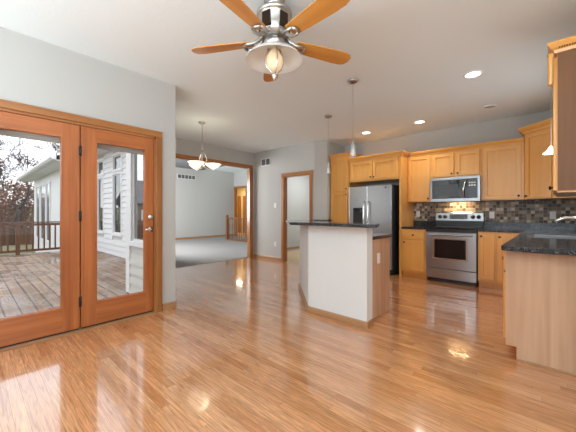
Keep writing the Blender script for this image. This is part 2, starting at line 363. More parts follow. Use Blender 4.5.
# living room, utility room and hall
LW = [(-10.83, -10.26, .59, 2.25), (-10.83, -10.26, 2.38, 2.78), (-9.36, -8.72, .59, 2.25), (-9.36, -8.72, 2.38, 2.78)]
wall_with_holes_x('wall_living_near', -12.2, -5.97, 2.86, 2.95, -.9, 3.3, LW, wall_m)
st('wall_living_far', MB().box(-12.25, -12.1, 2.95, 9.3, 0, 3.3), wall_m)
wall_with_holes_x('wall_living_end', -12.1, -6.2, 9.2, 9.3, 0, 3.3, [(-12.0, -11.17, 0, 2.42)], wall_m)
st('wall_utility_left', MB().box(-6.27, -6.17, 5.22, 9.2, 0, 3.3), wall_m)
st('wall_utility_end', MB().box(-6.17, -3.7, 9.0, 9.1, 0, H), wall_m)
st('wall_utility_right', MB().box(-3.8, -3.7, 6.2, 9.0, 0, H), wall_m)
st('wall_hall', MB().box(-14.6, -9.5, 10.9, 11.0, 0, 3).box(-14.7, -14.6, 9.3, 11, 0, 3).box(-14.6, -12.25, 9.2, 9.3, 0, 3).box(-9.6, -9.5, 9.3, 10.9, 0, 3), hall_m)

# baseboards
BP = [(0, 0), (.014, 0), (.014, .07), (.009, .083), (0, .083)]
def bb(name, path, mt, h=1):
    return st(name, MB().sweep(path, [(o, z * h) for o, z in BP]), mt)
bb('baseboard_left', [(XL, 1.575), (XL, 1.745)][::1], base_y)
bb('baseboard_left_near', [(XL, -3.2), (XL, -.15)], base_y)
bb('baseboard_dining', [(-5.87, 5.085), (-5.87, 5.12), (-4.872, 5.12)], base_x)
bb('baseboard_corner', [(-3.925, 5.12), (-3.87, 5.12), (-3.68, 5.31), (-3.68, 5.40)], base_x)
bb('baseboard_living_far', [(-12.1, 2.95), (-12.1, 9.2)], base_y)
bb('baseboard_utility', [(-6.17, 5.22), (-6.17, 9.0), (-3.8, 9.0)], base_x)

# casings
def casing_x(name, x0, x1, y, z1, mt1, mt2, wd=.075, t=.018, jamb=.10, front=-1):
    """casing and jamb round an opening in a wall running along x, facing -y"""
    c = MB()
    c.box(x0 - wd, x0, y - t, y, 0, z1 + wd, .003).box(x1, x1 + wd, y - t, y, 0, z1 + wd, .003)
    c.box(x0 - .001, x0 + .016, y - .004, y + jamb, 0, z1).box(x1 - .016, x1 + .001, y - .004, y + jamb, 0, z1)
    o = st(name, c, mt1)
    st('trim_head', MB().box(x0 - wd, x1 + wd, y - t - .001, y, z1, z1 + wd, .003).box(x0, x1, y - .004, y + jamb, z1 - .016, z1), mt2, o)
casing_x('trim_1', -4.79, -4.0, 5.12, 2.03, oak, oak_x)
casing_x('trim_2', -12.0, -11.17, 9.2, 2.42, oak, oak_x)
c = MB(); X = -5.87
c.box(X, X + .018, 2.87, 2.92, 0, 2.41, .003).box(X, X + .018, 4.99, 5.066, 0, 2.41, .003)
c.box(X - .10, X + .004, 4.972, 4.992, 0, 2.335).box(X - .10, X + .004, 2.92, 2.935, 0, 2.335)
o = st('trim_3', c, oak)
st('trim_head', MB().box(X, X + .019, 2.87, 5.066, 2.335, 2.41, .003).box(X - .1, X + .004, 2.92, 4.99, 2.317, 2.336), oak_y, o)
# patio door casing, jambs and threshold
c = MB(); wd = .068
c.box(XL, XL + .02, DY1, DY1 + wd, 0, DZ + wd, .004).box(XL, XL + .02, DY0 - wd, DY0, 0, DZ + wd, .004)
c.box(XL - T, XL + .002, DY1 - .022, DY1, 0, DZ).box(XL - T, XL + .002, DY0, DY0 + .022, 0, DZ)
o = st('trim_4', c, oak)
st('trim_head', MB().box(XL, XL + .021, DY0 - wd, DY1 + wd, DZ, DZ + wd, .004).box(XL + .021, XL + .027, DY0 - wd, DY1 + wd, DZ + wd - .018, DZ + wd, .002).box(XL - T, XL + .002, DY0, DY1, DZ - .022, DZ), oak_y, o)
st('trim_threshold', MB().box(XL - T + .02, XL + .045, DY0, DY1, 0, .016, .004), base_y, o)

# ------------------------------------------------------------------ patio doors
def patio_door(name, y0, y1, gy0, gy1, label):
    x0, x1 = XL - .055, XL - .008; z0, z1 = .03, 2.03; gz0, gz1 = .252, 1.90
    d = thing(name, label, 'patio door', (x1, y0, 0)); d['kind'] = 'structure'
    off = Vector((x1, y0, 0))
    def P(n, m_, mt, parent=d, lab=None):
        for v in m_.bm.verts: v.co -= off
        return m_.build(n, mt, parent, label=lab)
    P('stile', MB().box(x0, x1, y0, gy0, z0, z1, .002), fir); P('stile', MB().box(x0, x1, gy1, y1, z0, z1, .002), fir)
    P('rail', MB().box(x0, x1, gy0, gy1, z0, gz0, .002), fir_y); P('rail', MB().box(x0, x1, gy0, gy1, gz1, z1, .002), fir_y)
    b = MB()
    for s_ in (x1 - .004, x0 + .004):
        sg = .007
        b.box(s_ - .006, s_ + .006, gy0, gy0 + .011, gz0, gz1).box(s_ - .006, s_ + .006, gy1 - .011, gy1, gz0, gz1)
        b.box(s_ - .006, s_ + .006, gy0 + .011, gy1 - .011, gz0, gz0 + .011).box(s_ - .006, s_ + .006, gy0 + .011, gy1 - .011, gz1 - .011, gz1)
    P('glazing_bead', b, wht_paint if False else fir)
    P('pane', MB().box((x0 + x1) / 2 - .003, (x0 + x1) / 2 + .003, gy0 + .001, gy1 - .001, gz0 + .001, gz1 - .001), pane_m)
    return d, P
dA, PA = patio_door('door_1', -.03, .755, .13, .618, 'left stained wood patio door with tall glass pane, open view to deck')
st('trim_mullion', MB().box(XL - .075, XL - .060, .70, .82, .016, 2.03), fir)
dB, PB = patio_door('door_2', .765, 1.475, .893, 1.388, 'right stained wood patio door with deadbolt and lever beside white wall')
PA('door_sweep', MB().box(XL - .05, XL - .012, -.02, .75, .017, .03), black)
PB('door_sweep', MB().box(XL - .05, XL - .012, .77, 1.47, .017, .03), knob_m)
for z in (1.78, 1.135, .29):
    PB('hinge', MB().box(XL - .010, XL - .003, .748, .772, z - .05, z + .05, .002).tube([(XL - .002, .76, z - .05), (XL - .002, .76, z + .05)], .007), black)
Mx = Matrix.Rotation(R(90), 4, 'Y')
def on_x(m_, prof, y, z, x, seg=20): m_.lathe(prof, 0, 0, seg, Matrix.Translation((x, y, z)) @ Mx)
a = MB(); on_x(a, [(.0, .026), (.016, .026), (.024, .018), (.031, .012), (.033, 0)], 1.44, 1.12, XL - .008); PB('deadbolt', a, chrome)
a = MB(); on_x(a, [(.0, .05), (.010, .05), (.011, .016), (.030, .012), (.032, 0)], 1.44, .975, XL - .008)
a.tube([(XL + .038, 1.445, .975), (XL + .042, 1.42, .978), (XL + .042, 1.385, .98), (XL + .038, 1.365, .976)], [.011, .010, .009, .007]); PB('lever_handle', a, chrome)
# grey exterior head above the door glass
st('trim_5', MB().box(XL - T - .05, XL - T - .001, -1.2, 1.62, 1.862, 2.0), mat('grey_metal_head', (.45, .46, .42), .5))

# ------------------------------------------------------------------ exterior house
def siding(name, x0, x1, y, z0, z1, mt, holes=(), lap=.15):
    """lapped boards facing -y on the plane y, with rectangular holes"""
    m_ = MB(); z = z0
    while z < z1 - .01:
        zz = min(z + lap, z1); cuts = [(x0, x1)]
        for h in holes:
            if h[2] < zz - .005 and h[3] > z + .005:
                nc = []
                for a, b in cuts:
                    if h[0] > a: nc.append((a, min(b, h[0])))
                    if h[1] < b: nc.append((max(a, h[1]), b))
                cuts = [q for q in nc if q[1] - q[0] > .01]
        for a, b in cuts:
            m_.sweep([(a, y), (b, y)], [(0, z), (.030, z), (.004, zz), (0, zz)])
        z = zz
    return m_
def ext_window(n, hole, y, mt, label, blind=None, sash=True):
    x0, x1, z0, z1 = hole; f = .072
    t = thing('window_%d' % n, label, 'window', ((x0 + x1) / 2, y, z0)); t['kind'] = 'structure'
    o = Vector(t.location); 
    def P(nm, m_, mt_):
        for v in m_.bm.verts: v.co -= o
        m_.build(nm, mt_, t)
    fr = MB().box(x0 - f, x0, y - .035, y - .002, z0 - f, z1 + f).box(x1, x1 + f, y - .035, y - .002, z0 - f, z1 + f).box(x0, x1, y - .035, y - .002, z0 - f, z0).box(x0, x1, y - .035, y - .002, z1, z1 + f)
    P('window_frame', fr, wht_paint)
    s_ = .03
    P('sash', MB().box(x0, x0 + s_, y, y + .03, z0, z1).box(x1 - s_, x1, y, y + .03, z0, z1).box(x0 + s_, x1 - s_, y, y + .03, z0, z0 + s_).box(x0 + s_, x1 - s_, y, y + .03, z1 - s_, z1), wht_paint)
    P('pane', MB().box(x0 + s_, x1 - s_, y + .012, y + .016, z0 + s_, z1 - s_), mt)
    if blind: P('blinds', MB().box(x0 + s_, x1 - s_, y + .03, y + .04, z0 + blind * (z1 - z0), z1 - s_), blind_m)
YN = 1.68; YW = 2.86
def grow(h, f=.07): return (h[0] - f, h[1] + f, h[2] - f, h[3] + f)
st('wall_siding_near', siding('s', -4.73, XL - T, YN, -.04, 2.6, siding_g, [grow(NW)]), siding_g)
st('wall_siding_wing', siding('s', -12.3, -5.98, YW, -.04, 3.0, siding_m, [grow(h) for h in LW]), siding_m)
st('trim_6', MB().box(-4.87, -4.73, YN - .03, YN + .06, -.04, 2.62, .004), wht_paint)
ext_window(1, NW, YN, coated_m, 'dining window reflecting sky and neighbour house, nearest to patio door', None)
ext_window(2, LW[0], YW, wingpane_m, 'tall window with pale blinds, farther along the white siding wall', .05)
ext_window(3, LW[1], YW, wingpane_m, 'small transom window above the farther tall window on white siding')
ext_window(4, LW[2], YW, wingpane_m, 'tall dark window on white siding nearer the corner post', .45)
ext_window(5, LW[3], YW, wingpane_m, 'small transom window above the nearer tall window on white siding')
# far bump-out with three sashes beyond the railing
YB = 2.55
BW = [(-20.4, -19.25, -.2, 2.6), (-19.05, -17.6, -.2, 2.6), (-17.5, -16.6, -.2, 2.6)]
st('wall_sunroom', MB().box(-21.4, -12.3, YB, YB + .3, -1.2, 3.0), wht_paint)
for i, b_ in enumerate(BW):
    t = thing('window_%d' % (6 + i), ['leftmost', 'middle', 'rightmost'][i] + ' of the three tall sunroom windows beyond deck railing', 'window', ((b_[0] + b_[1]) / 2, YB, b_[2])); t['kind'] = 'structure'
    hw = (b_[1] - b_[0]) / 2; hh = b_[3] - b_[2]
    MB().box(-hw, -hw + .12, -.05, -.001, 0, hh).box(hw - .12, hw, -.05, -.001, 0, hh).box(-hw + .12, hw - .12, -.05, -.001, 0, .12).box(-hw + .12, hw - .12, -.05, -.001, hh - .12, hh).build('window_frame', wht_paint, t)
    MB().box(-hw + .12, hw - .12, -.03, -.002, .12, hh - .12).build('pane', mat('sunroom_glass_%d' % i, (.22, .24, .25), .08, spec=1), t)
# roofs, soffits, gutters
def eave(nx, x0, x1, yw, over, z, rise):
    o = st('roof_%s' % nx, MB().prism([(0, 0), (5, 0), (5, rise)], x0, x1, M=Matrix(((0, 0, 1, 0), (1, 0, 0, yw - over), (0, 1, 0, z + .16), (0, 0, 0, 1)))), shingle_m)
    st('trim_soffit', MB().box(x0, x1, yw - over + .01, yw, z, z + .03), wht_paint, o)
    st('trim_fascia', MB().box(x0, x1, yw - over, yw - over + .03, z, z + .17), wht_paint, o)
    st('trim_gutter', MB().sweep([(x0, yw - over), (x1, yw - over)], [(.002, .03), (.07, .03), (.12, .09), (.12, .16), (.10, .16), (.10, .10), (.06, .05), (.002, .05)], z), wht_paint, o)
eave('wing', -12.3, -5.98, YW, .5, 2.98, 1.6)
eave('sunroom', -22.2, -12.3, YB, .55, 2.92, 2.0)
eave('dining', -5.1, XL - T, YN, .35, 2.62, 1.2)

# deck, lawn
st('floor_deck', MB().prism([(-11.75, -6), (XL - T, -6), (XL - T, YN), (-4.82, YN), (-5.98, 2.72), (-5.98, YW), (-11.75, YW)], -.19, -.05), deck_m)
lawn = MB(); nx, ny = 40, 30; vs = {}
for i in range(nx + 1):
    for j in range(ny + 1):
        x = -90 + i * (87.0 / nx); y = -45 + j * (95.0 / ny)
        z = -.95 + max(0, (-26 - x)) * .055 + .06 * math.sin(x * .7) * math.cos(y * .5)
        vs[i, j] = lawn.bm.verts.new((x, y, z))
for i in range(nx):
    for j in range(ny): lawn.bm.faces.new((vs[i, j], vs[i + 1, j], vs[i + 1, j + 1], vs[i, j + 1]))
st('ground_lawn', lawn, lawn_m)
# railing
RX = -11.62
rl = thing('deck_railing', 'dark stained wooden railing along far edge of the wet deck', 'railing', (RX, 0, -.05))
y0, y1 = -5.9, YW - .03
MB().box(-.045, .045, y0, y1, .915, .95, .004).build('top_rail', railw, rl)
MB().box(-.02, .02, y0, y1, .83, .90, .003).build('upper_rail', railw, rl)
MB().box(-.02, .02, y0, y1, .06, .13, .003).build('bottom_rail', railw, rl)
pb = None; k = 0; y = y1 - .13; bals = []
posts = [1.02, -.9, -2.8, -4.7]
for p in posts: MB().box(-.05, .05, p - .05, p + .05, 0, .914, .004).build('post', railw, rl)
while y > y0:
    if all(abs(y - p) > .09 for p in posts):
        if pb is None: pb = MB().box(-.019, .019, -.019, .019, .128, .83).build('baluster', railw, rl, (0, y, 0))
        else:
            q = pb.copy(); col.objects.link(q); q.location = (0, y, 0)
    y -= .135

# trees, shrubs, fence, neighbour house
def branch(m_, p, d, ln, r, depth, rnd, leaves=None):
    r = max(r, .018)
    pts = [p]; rs = [r]; n_ = 4
    for i in range(n_):
        d = (d + Vector((rnd.uniform(-.16, .16), rnd.uniform(-.16, .16), rnd.uniform(-.02, .12)))).normalized()
        p = p + d * ln / n_; pts.append(p); rs.append(r * (1 - .45 * (i + 1) / n_))
    m_.tube(pts, rs, 5 if depth > 2 else 4)
    if depth <= 1 and leaves is not None: leaves.append(p)
    if depth == 0: return
    for k_ in range(rnd.choice((2, 3, 3))):
        a = rnd.uniform(0, 6.28); tilt = rnd.uniform(.35, .8)
        perp = d.orthogonal().normalized(); perp = Matrix.Rotation(a, 3, d) @ perp
        nd = (d * math.cos(tilt) + perp * math.sin(tilt)).normalized()
        q = pts[rnd.choice((2, 3, 4))]
        branch(m_, q, nd, ln * rnd.uniform(.6, .85), rs[-1] * .85, depth - 1, rnd, leaves)
def leafmesh(tips, rnd, n_, spread, size):
    m_ = MB()
    for t_ in tips:
        for k_ in range(n_):
            c = t_ + Vector((rnd.gauss(0, spread), rnd.gauss(0, spread), rnd.gauss(0, spread)))
            u_ = Vector((rnd.uniform(-1, 1), rnd.uniform(-1, 1), rnd.uniform(-1, 1))).normalized() * size; v_ = u_.orthogonal().normalized() * size * .6
            m_.quad(c - u_, c + v_, c + u_, c - v_)
    return m_
def tree(name, loc, ht, r, depth, seed, label, cat, leafn=0, spread=.2, size=.06, group=None):
    rnd = random.Random(seed); t = thing(name, label, cat, loc, 0, group)
    m_ = MB(); tips = []
    branch(m_, Vector((0, 0, 0)), Vector((0, 0, 1)), ht * .38, r, depth, rnd, tips)
    m_.build('trunk', bark_m, t)
    if leafn: leafmesh(tips, rnd, leafn, spread, size).build('foliage', leaf_m, t)
    return t
def bush(loc, rad, ht, seed, label):
    rnd = random.Random(seed); t = thing('shrub', label, 'shrub', loc, 0, None)
    m_ = MB(); tips = []
    for k_ in range(16):
        a = rnd.uniform(0, 6.28); d = Vector((math.cos(a) * .5, math.sin(a) * .5, 1)).normalized()
        branch(m_, Vector((rnd.uniform(-.3, .3) * rad, rnd.uniform(-.3, .3) * rad, 0)), d, ht * .6, .03, 1, rnd, tips)
    m_.build('stems', shrub_m, t)
    pts = [Vector((rnd.gauss(0, rad * .42), rnd.gauss(0, rad * .42), ht * rnd.uniform(.12, .95))) for _ in range(260)]
    leafmesh(pts, rnd, 12, .22, .10).build('foliage', leaf_m, t)
def gz(x): return -.95 + max(0, (-26 - x)) * .055 - .05
tree('bare_tree', (-31, 2.65, gz(-31)), 7.6, .17, 7, 3, 'tall bare tree with thin dark branches beyond deck railing', 'tree', 2, .25, .06)
tree('bare_tree', (-44, 9.6, gz(-44)), 12.5, .18, 6, 23, 'bare tree rising behind the sunroom roof', 'tree')
tree('bare_tree', (-47, 1.2, gz(-47)), 10.5, .18, 6, 5, 'russet leaved tree at far left edge of the patio door glass', 'tree', 5, .4, .07)
for i, (x, y, r_, h_, lb) in enumerate([(-28.6, .7, 1.5, 3.4, 'russet leaved shrub at left edge of left patio door glass'), (-33.0, 3.0, 1.9, 4.4, 'russet leaved shrub behind foot of the tall bare tree'), (-36.0, 6.0, 1.9, 5.2, 'russet leaved shrub beside the sunroom corner')]):
    bush((x, y, gz(x)), r_, h_, 40 + i, lb)
fn = MB().box(-25.9, -25.84, -14, 9, -1.0, .18)
for y in range(-14, 10, 2): fn.box(-25.84, -25.76, y - .05, y + .05, -1.0, .22)
tag(fn.build('garden_fence', fence_m), 'low brown board fence across the lawn beyond the deck', 'fence')
hs = thing('house', 'grey gabled neighbour house reflected in the dining window', 'house', (-33, -10, -.95))
MB().box(-4, 4, -4, 4, 0, 3.0).build('wall', mulch, hs)
MB().prism([(-4.4, 0), (4.4, 0), (0, 2.6)], -4.4, 4.4, M=Matrix(((1, 0, 0, 0), (0, 0, 1, 0), (0, 1, 0, 3.0), (0, 0, 0, 1)))).build('roof', shingle_m, hs)
for yy in (-2, 1.2): MB().box(3.99, 4.05, yy, yy + 1, 1.2, 2.4).build('window', wht_paint, hs)

# ------------------------------------------------------------------ kitchen cabinets
def door_panel(m_, x0, x1, z0, z1, y, t=.02, fr=.058, rec=.016):
    """framed door with recessed panel; front face at y - t, faces -y"""
    f = y - t; bm = m_.bm; e = .003
    def ring(a, yy): return [bm.verts.new(v) for v in ((x0 + a, yy, z0 + a), (x1 - a, yy, z0 + a), (x1 - a, yy, z1 - a), (x0 + a, yy, z1 - a))]
    rs = [ring(0, y), ring(0, f + e), ring(e, f), ring(fr, f), ring(fr + .002, f + rec), ring(fr + .012, f + rec - .001)]
    bm.faces.new(rs[0][::-1])
    for A, B in zip(rs, rs[1:]):
        for k_ in range(4): bm.faces.new((A[k_], A[(k_ + 1) % 4], B[(k_ + 1) % 4], B[k_]))
    bm.faces.new(rs[-1])
    return m_
def knob(parent, x, z, y):
    k_ = MB().lathe([(.006, 0), (.006, .012), (.015, .016), (.016, .022), (.010, .028), (0, .029)], seg=14, M=Matrix.Translation((x, y, z)) @ Matrix.Rotation(R(90), 4, 'X'))
    return k_.build('knob', knob_m, parent)
CROWN = [(0, 0), (.012, 0), (.018, .02), (.035, .035), (.05, .06), (.05, .072), (0, .072)]
def crown(parent, path, z, mt=None):
    return MB().sweep(path, CROWN, z).build('crown_moulding', mt or maple_x, parent)
def cabinet(name, label, cat, loc, rz, w_, d_, z0, z1, doors=(), drawers=(), toe=0, crown_path=None, mt=maple, side=None, group=None):
    """local x to the right, front at y=0 facing -y, body behind. loc = front left corner at floor level"""
    t = thing(name, label, cat, (loc[0], loc[1], z0), rz, group); g = .001; h = z1 - z0
    b = MB(); hs_ = h
    if 'sink base' in label: b.box(g, w_ - g, 0, .055, .68, h).box(g, w_ - g, d_ - .10, d_, .68, h); h = .68
    if toe: b.box(g, w_ - g, 0, d_, toe, h).box(g, w_ - g, .07, d_, 0, toe)
    else: b.box(g, w_ - g, 0, d_, 0, h)
    b.build('body', mt, t)
    for (x0, x1, a, c, side_) in doors:
        o = door_panel(MB(), x0, x1, a, c, -.0005).build('door', mt, t)
        kx = x1 - .028 if side_ in ('rb', 'rt') else x0 + .028
        kz = a + .045 if side_[1] == 'b' else c - .045
        knob(o, kx, kz, -.0205)
    for (x0, x1, a, c) in drawers:
        o = MB().box(x0, x1, -.02, -.0005, a, c, .004).build('drawer', maple_x, t)
        knob(o, (x0 + x1) / 2, (a + c) / 2, -.0205)
    if crown_path: crown(t, crown_path, h)
    return t
# sweep: 'out' is to the right of travel -> for fronts facing -y travel from left(+x) ... travel +x gives right = -y
UT = 2.235
YU = YK - .33; YF = 5.41
# pantry
px0, px1 = -3.655, -3.185
cabinet('pantry_cabinet', 'tall maple pantry cabinet with two stacked doors left of the refrigerator', 'cabinet', (px0, YF), 0, px1 - px0, .625, 0, 2.36,
        [(.03, px1 - px0 - .03, .13, 1.60, 'rt'), (.03, px1 - px0 - .03, 1.63, 2.33, 'rb')], toe=.10,
        crown_path=[(0, 0), (px1 - px0, 0), (px1 - px0, .62)])
# over-fridge cabinet
fx0, fx1 = -3.18, -2.135; wf = fx1 - fx0
cabinet('over_fridge_cabinet', 'wide maple wall cabinet with two doors above the refrigerator', 'cabinet', (fx0, YF), 0, wf, .625, 1.80, UT,
        [(.03, wf / 2 - .006, .03, UT - 1.80 - .02, 'rb'), (wf / 2 + .006, wf - .03, .03, UT - 1.80 - .02, 'lb')], crown_path=[(0, 0), (wf + .045, 0), (wf + .045, .28)])
t = thing('refrigerator_side_panel', 'tall maple end panel standing between refrigerator and counter', 'cabinet panel', (-2.112, YF, 0))
MB().box(-.021, .021, 0, .625, 0, UT - .001, .001).build('panel', maple, t)
# wall cabinets left of / over microwave / right
uA0, uA1 = -2.088, -1.662
cabinet('wall_cabinet', 'maple wall cabinet with one door left of the microwave', 'cabinet', (uA0, YU), 0, uA1 - uA0, .325, 1.37, UT,
        [(.025, uA1 - uA0 - .02, .015, UT - 1.37 - .02, 'rb')], crown_path=[(.05, 0), (uA1 - uA0, 0)])
uB1 = -.895
cabinet('wall_cabinet', 'short maple wall cabinet with two doors above the microwave', 'cabinet', (uA1, YU), 0, uB1 - uA1, .325, 1.785, UT,
        [(.02, (uB1 - uA1) / 2 - .018, .02, UT - 1.785 - .02, 'rb'), ((uB1 - uA1) / 2 + .018, uB1 - uA1 - .02, .02, UT - 1.785 - .02, 'lb')], crown_path=[(0, 0), (uB1 - uA1, 0)])
uC1 = -.342
cabinet('wall_cabinet', 'maple wall cabinet with one wide door right of the microwave', 'cabinet', (uB1, YU), 0, uC1 - uB1, .325, 1.37, UT,
        [(.025, uC1 - uB1 - .035, .015, UT - 1.37 - .02, 'rb')], crown_path=[(0, 0), (uC1 - uB1, 0)])
# diagonal corner cabinet
t = thing('corner_wall_cabinet', 'tall diagonal maple corner wall cabinet rising above its neighbours', 'cabinet', (0, 0, 1.37))
cx0, cy1 = uC1 + .002, YU - .30
poly = [(cx0, YK - .002), (cx0, YU), (0.0, cy1), (XR - .002, cy1), (XR - .002, YK - .002)]
hC = 1.0
MB().prism(poly, 0, hC).build('body', maple, t)
dx, dy = 0 - cx0, cy1 - YU; ln = math.hypot(dx, dy); an = math.atan2(dy, dx)
dm = door_panel(MB(), .03, ln - .03, .015, hC - .03, -.0005)
Mt = Matrix.Translation((cx0, YU, 0)) @ Matrix.Rotation(an, 4, 'Z'); bmesh.ops.transform(dm.bm, matrix=Mt, verts=dm.bm.verts)
o = dm.build('door', maple, t)
kb = knob(o, 0, 0, 0); kb.data.transform(Mt @ Matrix.Translation((.06, -.0205, .05)))
MB().sweep([(cx0, YK - .05), (cx0, YU), (0, cy1), (XR - .06, cy1)], [(o_ * 1.45, z_ * 1.3) for o_, z_ in CROWN], hC - .01).build('crown_moulding', maple_x, t)
# near upper cabinet on right wall (side panel faces the camera)
t = cabinet('wall_cabinet', 'large wall cabinet nearest camera at right edge, brown side panel', 'cabinet', (.012, 3.70), -90, .83, XR - .014, 1.315, 2.345,
        [(.02, .41, .015, .98, 'rb'), (.42, .82, .015, .98, 'lb')])
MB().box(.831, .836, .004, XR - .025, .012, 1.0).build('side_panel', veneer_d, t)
NC = 1.0
MB().sweep([(0, 0), (.836, 0), (.836, XR - .025)], CROWN, NC).build('crown_moulding', maple_x, t)
rope = MB(); n_ = 22
for k_ in range(n_):
    yy = .01 + k_ * (XR - .05) / n_; rope.box(.862, .872, yy, yy + .008, NC + .022, NC + .034, .002)
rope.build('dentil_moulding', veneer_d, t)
MB().lathe([(.009, -.225), (.015, -.215), (.016, -.03), (.020, 0)], .85, -.034, 14).build('corner_turning', maple, t, (0, 0, NC))
# base cabinets
cabinet('base_cabinet', 'maple base cabinet with drawer over door left of the range', 'cabinet', (uA0, YF), 0, uA1 - uA0 - .004, .625, 0, .875,
        [(.03, uA1 - uA0 - .03, .14, .68, 'lt')], [(.03, uA1 - uA0 - .03, .70, .84)], toe=.10)
bx0 = -.892
cabinet('base_cabinet', 'narrow maple base cabinet with one door right of the range', 'cabinet', (bx0, YF), 0, .235, .625, 0, .875, [(.02, .215, .14, .85, 'lt')], toe=.10)
cabinet('base_cabinet', 'corner base cabinet partly hidden behind the peninsula counter', 'cabinet', (bx0 + .236, YF), 0, 1.228 - .25, .625, 0, .875, [(.02, .33, .14, .85, 'lt')], toe=.10)
# right run: units along -y, front at X = -.285
FXR = -.293
def run_unit(y1_, w_, label, doors, drawers):
    return cabinet('base_cabinet', label, 'cabinet', (FXR, y1_), -90, w_, XR - .004 - FXR, 0, .875, doors, drawers, toe=.10)
run_unit(5.405, .60, 'base cabinet of the right run next to the back corner', [(.02, .58, .14, .68, 'rt')], [(.02, .58, .70, .84)])
run_unit(4.80, .93, 'sink base cabinet with two doors under the faucet', [(.02, .455, .14, .84, 'rt'), (.475, .91, .14, .84, 'lt')], [])
t = run_unit(3.868, .92, 'end base cabinet of right run with pale wood end panel facing camera', [(.02, .45, .14, .68, 'rt'), (.47, .885, .14, .68, 'lt')], [(.02, .45, .70, .84), (.47, .885, .70, .84)])
m_ = MB(); m_.prism([(0.0, .11), (.07, .11), (.07, 0), (.62, 0), (.62, .874), (0, .874)], .9205, .936, M=Matrix(((0, 0, 1, 0), (1, 0, 0, 0), (0, 1, 0, 0), (0, 0, 0, 1))))
m_.build('end_panel', veneer, t)
MB().box(.937, .949, .072, .618, 0, .018, .003).build('shoe_moulding', base_x, t)

# countertops
def top(name, label, poly, z0=.876, z1=.914, bev=.006, mt=None):
    return tag(MB().prism(poly, z0, z1, bev).build(name, mt or granite_m), label, 'countertop')
top('countertop', 'short black granite countertop left of the range', [(uA0 + .001, YF - .025), (uA1 - .002, YF - .025), (uA1 - .002, YK - .002), (uA0 + .001, YK - .002)])
YE = 2.77
sx0, sx1, sy0, sy1 = -.20, .20, 3.95, 4.72
ct = MB()
yj = YF - .025
ct.prism([(bx0 + .002, yj), (-.31, yj), (-.31, sy1), (XR - .002, sy1), (XR - .002, YK - .002), (bx0 + .002, YK - .002)], .876, .914, .005)
ct.prism([(-.31, YE + .05), (-.265, YE), (XR - .002, YE), (XR - .002, sy0), (-.31, sy0)], .876, .914, .005)
ct.box(-.31, sx0, sy0 - .004, sy1 + .004, .876, .914).box(sx1, XR - .002, sy0 - .004, sy1 + .004, .876, .914)
tag(ct.build('countertop', granite_m), 'L-shaped speckled black granite countertop holding the sink at right', 'countertop')
tag(MB().box(uA0 + .001, uA1 - .002, YK - .024, YK - .003, .9145, 1.01, .002).build('backsplash_curb', granite_m), 'black granite curb strip left of the range', 'backsplash')
tag(MB().box(bx0 + .002, XR - .03, YK - .024, YK - .003, .9145, 1.01, .002).box(XR - .024, XR - .003, 4.8, YK - .026, .9145, 1.01, .002).build('backsplash_curb', granite_m), 'black granite curb strip right of the range', 'backsplash')
st('wall_backsplash_tile', MB().box(uA0 + .002, XR - .003, YK - .008, YK - .0005, 1.011, 1.368).box(uA1, uB1, YK - .008, YK - .0005, .95, 1.011).box(uA1 + .002, uB1 - .002, YK - .008, YK - .0005, 1.368, 1.45).box(XR - .008, XR - .0005, 4.80, YK - .008, 1.011, 1.368), mosaic_m)
# sink
s_ = thing('kitchen_sink', 'dark undermount double sink set in the right granite counter', 'sink', ((sx0 + sx1) / 2, (sy0 + sy1) / 2, .70))
hx, hy = (sx1 - sx0) / 2 - .002, (sy1 - sy0) / 2 - .006
MB().box(-hx, hx, -hy, hy, 0, .01).box(-hx, -hx + .01, -hy, hy, .01, .205).box(hx - .01, hx, -hy, hy, .01, .205).box(-hx + .01, hx - .01, -hy, -hy + .01, .01, .205).box(-hx + .01, hx - .01, hy - .01, hy, .01, .205).box(-hx + .01, hx - .01, -.008, .008, .01, .16).build('basin', steel, s_)
MB().lathe([(.03, .0105), (.03, .013), (0, .013)], 0, .18).build('drain', chrome, s_)
rim = MB().box(-hx - .012, hx + .012, -hy - .016, -hy + .004, .2145, .219, .002).box(-hx - .012, hx + .012, hy - .004, hy + .016, .2145, .219, .002).box(-hx - .012, -hx + .004, -hy, hy, .2145, .219, .002).box(hx - .004, hx + .012, -hy, hy, .2145, .219, .002)
rim.build('rim', steel, s_)
# faucet
fa = thing('kitchen_faucet', 'curved brushed nickel faucet with side lever behind the sink', 'faucet', (.305, 4.30, .90))
MB().lathe([(.028, .0145), (.028, .020), (.022, .026), (.020, .06), (.0, .062)]).build('base', chrome, fa)
MB().tube([(0, 0, .05), (-.01, 0, .10), (-.04, 0, .15), (-.09, 0, .195), (-.16, 0, .218), (-.23, 0, .212), (-.285, 0, .185), (-.30, 0, .165)], [.019, .019, .018, .018, .018, .018, .019, .017], 12).build('spout', chrome, fa)
MB().tube([(0, -.0, .09), (0.0, -.05, .17), (-.04, -.08, .25)], [.012, .009, .006], 8).build('lever', chrome, fa)

